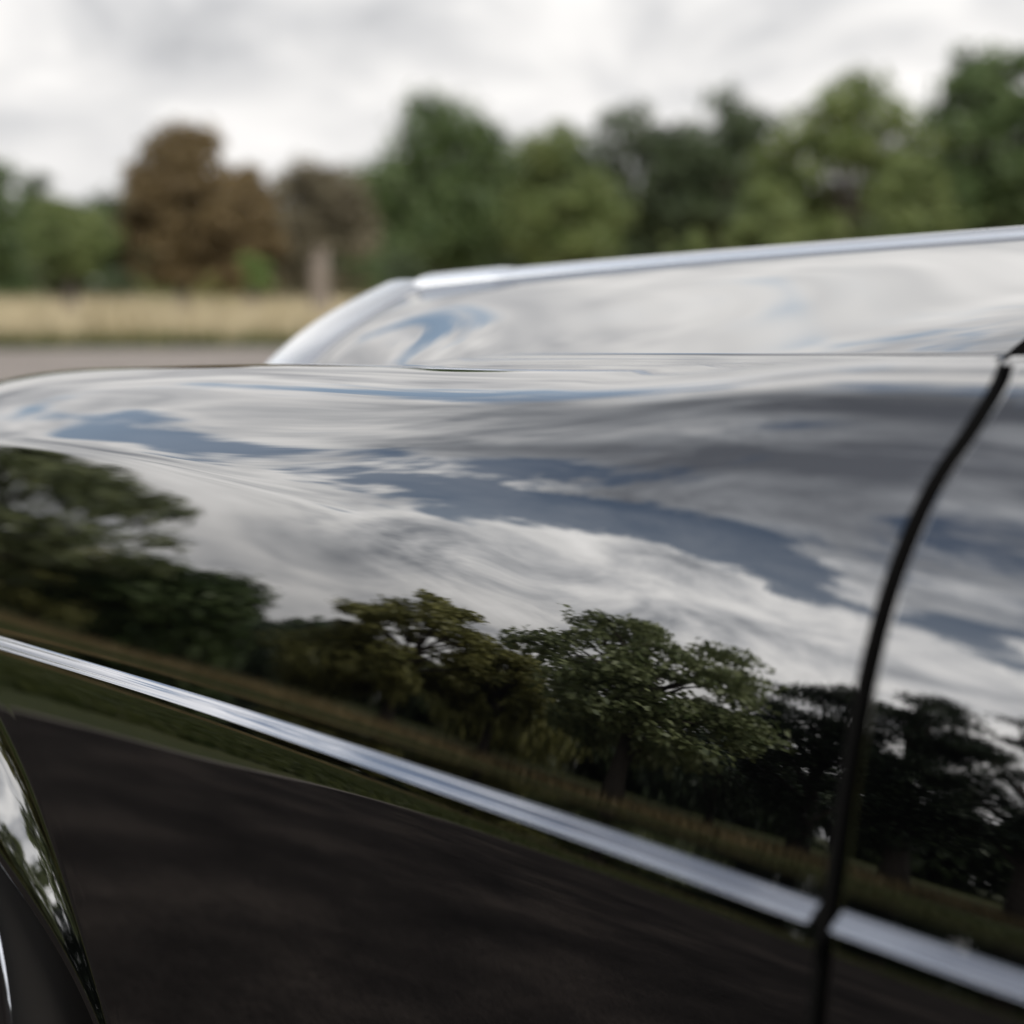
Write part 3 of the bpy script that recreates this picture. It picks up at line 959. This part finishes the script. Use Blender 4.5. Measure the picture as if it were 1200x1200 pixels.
# ------------------------------------------------------------------ trees
BARK = bark_mat('oak_bark', (0.035, 0.028, 0.022), (0.09, 0.075, 0.06))
BARK_PALE = bark_mat('pale_bark', (0.085, 0.068, 0.055), (0.15, 0.125, 0.10))
LEAVES = dict(
    oak=leaf_mat('oak_leaf', (0.090, 0.125, 0.042), (0.360, 0.400, 0.200), 0.35, 0.6),
    oakdeep=leaf_mat('deep_oak_leaf', (0.050, 0.072, 0.026), (0.210, 0.235, 0.105), 0.35, 0.5),
    olive=leaf_mat('olive_leaf', (0.100, 0.110, 0.028), (0.320, 0.310, 0.105), 0.35, 0.4),
    dark=leaf_mat('dark_leaf', (0.014, 0.026, 0.014), (0.055, 0.078, 0.038), 0.2, 0.35),
    shade=leaf_mat('shade_leaf', (0.020, 0.032, 0.014), (0.068, 0.090, 0.042), 0.3, 0.3),
    green=leaf_mat('green_leaf', (0.030, 0.055, 0.017), (0.090, 0.125, 0.045), 0.3, 0.3),
    light=leaf_mat('light_leaf', (0.060, 0.090, 0.025), (0.155, 0.185, 0.066), 0.35, 0.3),
    brown=leaf_mat('copper_leaf', (0.070, 0.048, 0.022), (0.165, 0.122, 0.060), 0.3, 0.2),
    drab=leaf_mat('drab_leaf', (0.078, 0.066, 0.042), (0.160, 0.140, 0.092), 0.3, 0.2),
    fresh=leaf_mat('fresh_leaf', (0.080, 0.135, 0.035), (0.190, 0.250, 0.085), 0.4, 0.2))


def make_tree(name, az, D, height, width, kind, label, group, seed, base=0.14, clumps=46, per=420, leaf=0.16, csize=0.20, flat=0.62,
              trunk_r=None, airy=0.0, bark=None, skew=(0, 0), top=1.0, shell=0.45, loc=None):
    """az from the front of the car (+ on the camera's side), D metres away"""
    g = np.random.default_rng(seed)
    x, y = (-math.cos(R(az)) * D, -math.sin(R(az)) * D) if loc is None else loc
    root = empty(name, (x, y, -0.012))
    tag(root, label, 'tree', group)
    rx = width / 2; z0 = height * base; zc = z0 + (height - z0) * 0.45
    tr = trunk_r or height * 0.032
    # clump centres fill a dome
    C = []
    tries = 0
    while len(C) < clumps and tries < 6000:
        tries += 1
        v = g.normal(0, 1, 3); v /= np.linalg.norm(v)
        rr = shell + (1 - shell) * g.random() ** 0.55
        p = v * rr
        rxy = 1.0 - 0.30 * max(p[2], 0) ** 2
        P = np.array([p[0] * rx * 0.86 * rxy, p[1] * rx * 0.86 * rxy, zc + (p[2] * ((height - zc) * 0.86 * top) if p[2] > 0 else p[2] * (zc - z0) * 0.9)])
        P[:2] += np.array(skew) * (P[2] / height)
        if all(np.linalg.norm((P - c) / np.array([1, 1, 0.75])) > width * csize * (0.52 + airy) for c in C): C.append(P)
    C = np.array(C)
    n = len(C)
    # leaves
    cr = width * csize * g.uniform(0.65, 1.25, n)
    cnt = np.maximum(20, (per * (cr / cr.mean()) ** 2 * g.uniform(0.6, 1.3, n)).astype(int))
    idx = np.repeat(np.arange(n), cnt); m = len(idx)
    v = g.normal(0, 1, (m, 3)); v /= np.linalg.norm(v, axis=1, keepdims=True)
    rad = g.random(m) ** 0.42
    lump = 1 + 0.28 * np.sin(v[:, 0] * 5 + idx) * np.sin(v[:, 1] * 5 + 2 * idx) + 0.2 * g.normal(0, 1, m) * (g.random(m) < 0.12)
    pos = C[idx] + v * (rad * cr[idx] * lump)[:, None] * np.array([1, 1, flat])
    pos[:, 2] = np.maximum(pos[:, 2], height * 0.04)
    nrm = v * 0.55 + np.array([0, 0, 0.55]) + g.normal(0, 0.55, (m, 3)); nrm /= np.linalg.norm(nrm, axis=1, keepdims=True)
    t = np.cross(nrm, g.normal(0, 1, (m, 3))); t /= np.linalg.norm(t, axis=1, keepdims=True); b = np.cross(nrm, t)
    ls = leaf * g.uniform(0.6, 1.35, m)
    V = np.stack([pos - t * ls[:, None] * 0.6, pos - b * ls[:, None] * 0.36 + nrm * ls[:, None] * 0.08, pos + t * ls[:, None] * 0.6, pos + b * ls[:, None] * 0.36 + nrm * ls[:, None] * 0.08], 1).reshape(-1, 3)
    mesh_obj('crown', V, np.arange(4 * m).reshape(m, 4), LEAVES[kind], root, smooth=False)
    # trunk, forks and branches
    mb = MB()
    ht = zc * 0.98
    k = 9; zz = np.linspace(0, ht, k)
    wob = np.cumsum(g.normal(0, 0.035 * height / k, (k, 2)), 0) + np.outer(zz / height, np.array(skew))
    tp = np.column_stack([wob[:, 0], wob[:, 1], zz])
    rr = tr * (1 - 0.55 * (zz / ht)) * (1 + 0.55 * np.exp(-zz / (0.05 * height)))
    mb.tube(tp, rr, 10)
    for i in g.permutation(n)[:min(n, 26)]:
        c = C[i]
        s = float(np.clip((c[2] / ht) * 0.62 + g.uniform(-0.08, 0.05), 0.22, 0.97))
        st = np.array([np.interp(s * ht, zz, tp[:, q]) for q in range(3)])
        mid = st * 0.45 + c * 0.55 + np.array([0, 0, 0.10 * np.linalg.norm(c - st)]) * (1 if c[2] > st[2] else -0.4)
        u = np.linspace(0, 1, 7)[:, None]
        path = (1 - u) ** 2 * st + 2 * u * (1 - u) * mid + u ** 2 * c
        path[1:-1] += g.normal(0, 0.012 * height * 0.3, (5, 3))
        mb.tube(path, np.linspace(tr * 0.42, tr * 0.07, 7), 6)
    mb.build('trunk', bark or BARK, root)
    return root


RG = 'trees reflected in the side of the car'
BGR = 'trees across the field behind the car'
# the row of trees behind the camera that the lacquer mirrors
make_tree('oak_tree', 43.6, 38, 10.9, 12.4, 'oak', 'broad spreading oak mirrored in the middle of the wing, sky showing through its crown', RG, 21, base=0.07, clumps=95, per=170, leaf=0.30, csize=0.100, flat=0.50, airy=0.16, trunk_r=0.38, shell=0.55)
make_tree('olive_tree', 29.8, 44, 8.4, 8.0, 'olive', 'olive green domed tree mirrored above the moulding, next to the broad oak', RG, 22, base=0.03, clumps=64, per=190, leaf=0.27, csize=0.125, flat=0.50, airy=0.14, shell=0.5)
make_tree('low_tree', 23.6, 60, 4.0, 5.6, 'dark', 'low dark tree mirrored in the dip between the tall left tree and the olive one', RG, 23, base=0.03, clumps=30, per=280, leaf=0.18, csize=0.2)
make_tree('shrub', 26.2, 45, 4.0, 4.8, 'olive', 'low olive bush mirrored at the foot of the olive tree', RG, 33, base=0.03, clumps=34, per=300, leaf=0.16, csize=0.19)
make_tree('tall_tree', 9.5, 40, 8.9, 13.0, 'oakdeep', 'large dark tree mirrored at the front end of the wing, its top near the crease', RG, 24, base=0.03, clumps=84, per=170, leaf=0.29, csize=0.098, flat=0.48, airy=0.19, shell=0.5)
make_tree('green_tree', 19.0, 41, 5.0, 6.2, 'green', 'rounded green tree mirrored right of the large dark tree on the wing', RG, 25, base=0.03, clumps=46, per=200, leaf=0.24, csize=0.165)
make_tree('dark_tree', 54.2, 42, 11.6, 7.0, 'dark', 'dark narrow tree mirrored just before the joint of wing and door', RG, 26, base=0.03, clumps=80, per=360, leaf=0.17, csize=0.15, airy=0.04)
make_tree('dark_tree', 58.9, 39, 12.6, 6.2, 'dark', 'dark tree mirrored in the door right beside the joint', RG, 27, base=0.03, clumps=80, per=340, leaf=0.17, csize=0.15, airy=0.04)
make_tree('airy_tree', 64.5, 38, 12.6, 8.0, 'dark', 'dark airy tree mirrored at the right edge of the door, bright gaps between its boughs', RG, 28, base=0.08, clumps=46, per=330, leaf=0.17, csize=0.125, airy=0.16, flat=0.4)
make_tree('dark_tree', 74.0, 37, 11.0, 8.5, 'dark', 'dark tree mirrored low in the flared wheel arch', RG, 29, base=0.05, clumps=60, per=330, leaf=0.18, csize=0.16)
make_tree('dark_tree', 86.0, 36, 9.5, 8.5, 'dark', 'dark tree standing past the dark trees behind the camera', RG, 30, base=0.05, clumps=50, per=330, leaf=0.18, csize=0.16)
make_tree('bushy_tree', 35.6, 46, 6.6, 5.2, 'olive', 'bushy olive tree mirrored in the dip between the olive tree and the broad oak', RG, 36, base=0.03, clumps=44, per=190, leaf=0.25, csize=0.17)
make_tree('far_tree', 36.0, 58, 5.4, 11.0, 'olive', 'tree mirrored behind the gap between the olive tree and the oak', RG, 31, base=0.03, clumps=60, per=300, leaf=0.22, csize=0.16)
make_tree('far_tree', 49.5, 58, 6.6, 12.0, 'dark', 'dark tree mirrored behind the right half of the broad oak', RG, 32, base=0.03, clumps=60, per=300, leaf=0.22, csize=0.16)
make_tree('far_tree', 3.0, 56, 9.0, 12.0, 'green', 'tree mirrored at the very front of the wing', RG, 34, base=0.03, clumps=60, per=300, leaf=0.22, csize=0.16)
make_tree('far_tree', 15.0, 62, 6.4, 10.0, 'olive', 'low tree mirrored behind the large dark one on the wing', RG, 35, base=0.03, clumps=50, per=280, leaf=0.22, csize=0.17)


def bgtree(name, u, D, vtop, wpx, kind, label, seed, **kw):
    """u, vtop, wpx: where it shows from the spot where the photograph was taken, D metres from there"""
    b = YAW + math.atan((u - 600) / 2500)
    h = (1.05 + (335 - vtop) / 2500 * D) * 1.05
    w = wpx / 2500 * D
    kw.setdefault('clumps', 70); kw.setdefault('per', 150); kw.setdefault('airy', 0.07); kw.setdefault('shell', 0.38); kw.setdefault('leaf', 0.022 * h + 0.05); kw.setdefault('csize', 0.165); kw.setdefault('base', 0.08)
    return make_tree(name, 0, 0, h, w, kind, label, BGR, seed, loc=(-math.cos(b) * D, CAM.y + math.sin(b) * D), **kw)


bgtree('tall_tree', -45, 72, 165, 170, 'green', 'dark green tree cut by the left edge of the picture', 51)
bgtree('far_tree', 52, 130, 198, 75, 'shade', 'far dark tree top rising behind the small round tree', 52)
bgtree('small_tree', 86, 45, 232, 100, 'light', 'small round green tree on a short trunk in the dry grass', 53, base=0.36, csize=0.24, clumps=40, trunk_r=0.20, leaf=0.09)
bgtree('copper_tree', 215, 47, 148, 165, 'brown', 'russet brown tree on a pale trunk, tallest of the brown ones', 54, base=0.22, bark=BARK_PALE, leaf=0.13, trunk_r=0.16, csize=0.17, clumps=90)
bgtree('copper_tree', 292, 56, 196, 90, 'brown', 'smaller russet tree behind the sapling', 55, base=0.12, leaf=0.13)
bgtree('drab_tree', 368, 62, 182, 160, 'drab', 'grey brown thinning tree right of the russet trees', 56, base=0.10, airy=0.03, leaf=0.15)
bgtree('oak_tree', 522, 100, 114, 205, 'green', 'large round topped green oak above the front of the bonnet', 57, clumps=90)
bgtree('green_tree', 660, 92, 146, 150, 'light', 'lighter green tree on the right flank of the large oak', 58)
bgtree('dark_tree', 738, 125, 116, 190, 'shade', 'dark green tree behind the light green one', 59)
bgtree('dark_tree', 848, 122, 106, 175, 'shade', 'very dark tree with a round top in the middle of the row', 60)
bgtree('yellow_bush', 800, 66, 262, 70, 'light', 'low yellow green bush just above the bonnet', 61, clumps=16)
bgtree('airy_tree', 985, 88, 80, 225, 'light', 'tall airy yellow green tree with sky between its top branches', 62, airy=0.05, clumps=70, csize=0.14, shell=0.3, top=1.0)
bgtree('light_bush', 900, 74, 215, 110, 'light', 'lower pale green tree at the left foot of the tall airy one', 63)
bgtree('green_tree', 1070, 80, 175, 110, 'light', 'low light green tree at the right foot of the tall airy one', 64)
bgtree('dark_tree', 1165, 96, 58, 200, 'green', 'tall dark green tree at the right edge of the picture', 65, clumps=90)
bgtree('dark_tree', 1320, 100, 70, 220, 'dark', 'dark tree outside the right edge of the picture', 66)
bgtree('dark_tree', -200, 90, 120, 240, 'dark', 'dark tree outside the left edge of the picture', 67)

for k, (u, D, v, w) in enumerate([(20, 82, 312, 60), (140, 78, 318, 46), (182, 84, 306, 60), (262, 80, 314, 52), (330, 86, 304, 64), (420, 80, 296, 70), (470, 84, 300, 60)]):
    bgtree('shrub', u, D, v, w, ('green', 'shade', 'light', 'olive', 'shade', 'green', 'shade')[k],
           ('leafy shrub at the back of the field by the left edge', 'dark shrub between the small round tree and the russet tree', 'pale shrub behind the trunk of the tallest russet tree',
            'olive shrub between the two russet trees', 'dark shrub behind the sapling', 'green shrub at the foot of the grey brown tree', 'dark shrub at the left foot of the large oak')[k], 90 + k, clumps=16, per=120, csize=0.3, base=0.02, leaf=0.16)

# sapling and dead trunk in the field
bgtree('sapling', 302, 44, 292, 34, 'fresh', 'fresh green sapling in front of the russet trees', 70, base=0.32, clumps=10, per=160, csize=0.36, leaf=0.07, trunk_r=0.035)
b = YAW + math.atan((378 - 600) / 2500); D = 44.5
st = empty('tree_stump', (-math.cos(b) * D, CAM.y + math.sin(b) * D, -0.012))
tag(st, 'tall pale broken tree stump left of the radiator', 'tree stump')
zz = np.linspace(0, 1.60, 12)
g = np.random.default_rng(5)
mb = MB(); mb.tube(np.column_stack([np.cumsum(g.normal(0, .012, 12)), np.cumsum(g.normal(0, .012, 12)), zz]), 0.25 - 0.07 * zz / 1.85 + 0.10 * np.exp(-zz / 0.2), 14)
mb.build('trunk', BARK_PALE, st)
for k in range(5):
    a = k * 1.26
    mb = MB(); p0 = np.array([0.10 * math.cos(a), 0.10 * math.sin(a), 1.56]); hgt = g.uniform(0.12, 0.35)
    mb.tube(np.array([p0, p0 + [0, 0, hgt * 0.5], p0 + [0.03 * math.cos(a), 0, hgt]]), [0.07, 0.045, 0.01], 6)
    mb.build('splinter', BARK_PALE, st)

# distant wood closing the view
def wood(name, az0, az1, D, h, label, seed, n=900):
    g = np.random.default_rng(seed)
    a = np.radians(g.uniform(az0, az1, n)); d = D + g.uniform(-18, 18, n)
    hh = h * (0.72 + 0.28 * np.sin(a * 23 + seed) * np.sin(a * 51)) ; z = hh * g.random(n) ** 0.6
    C = np.stack([-np.cos(a) * d, -np.sin(a) * d, z], -1)
    per = 70; idx = np.repeat(np.arange(n), per); m = len(idx)
    v = g.normal(0, 1, (m, 3)); v /= np.linalg.norm(v, axis=1, keepdims=True)
    pos = C[idx] + v * (g.random(m) ** 0.4 * 2.4)[:, None] * np.array([1, 1, 0.7]); pos[:, 2] = np.maximum(pos[:, 2], 0.1)
    nr = v + g.normal(0, 0.5, (m, 3)); nr /= np.linalg.norm(nr, axis=1, keepdims=True)
    t = np.cross(nr, g.normal(0, 1, (m, 3))); t /= np.linalg.norm(t, axis=1, keepdims=True); b = np.cross(nr, t); ls = g.uniform(0.25, 0.6, m)[:, None]
    V = np.stack([pos - t * ls, pos - b * ls * .6, pos + t * ls, pos + b * ls * .6], 1).reshape(-1, 3)
    return tag(mesh_obj(name, V, np.arange(4 * m).reshape(m, 4), LEAVES['shade'], smooth=False), label, 'wood', kind='stuff')


wood('distant_wood', -56, -32, 150, 9.5, 'distant dark wood filling the gaps between the trees above the bonnet', 83, 1500)
wood('distant_wood', -80, 4, 170, 7.2, 'distant dark wood closing the far side of the field', 81, 2200)
wood('distant_wood', -2, 115, 100, 7.0, 'distant dark wood mirrored between the nearer trees', 82, 2200)
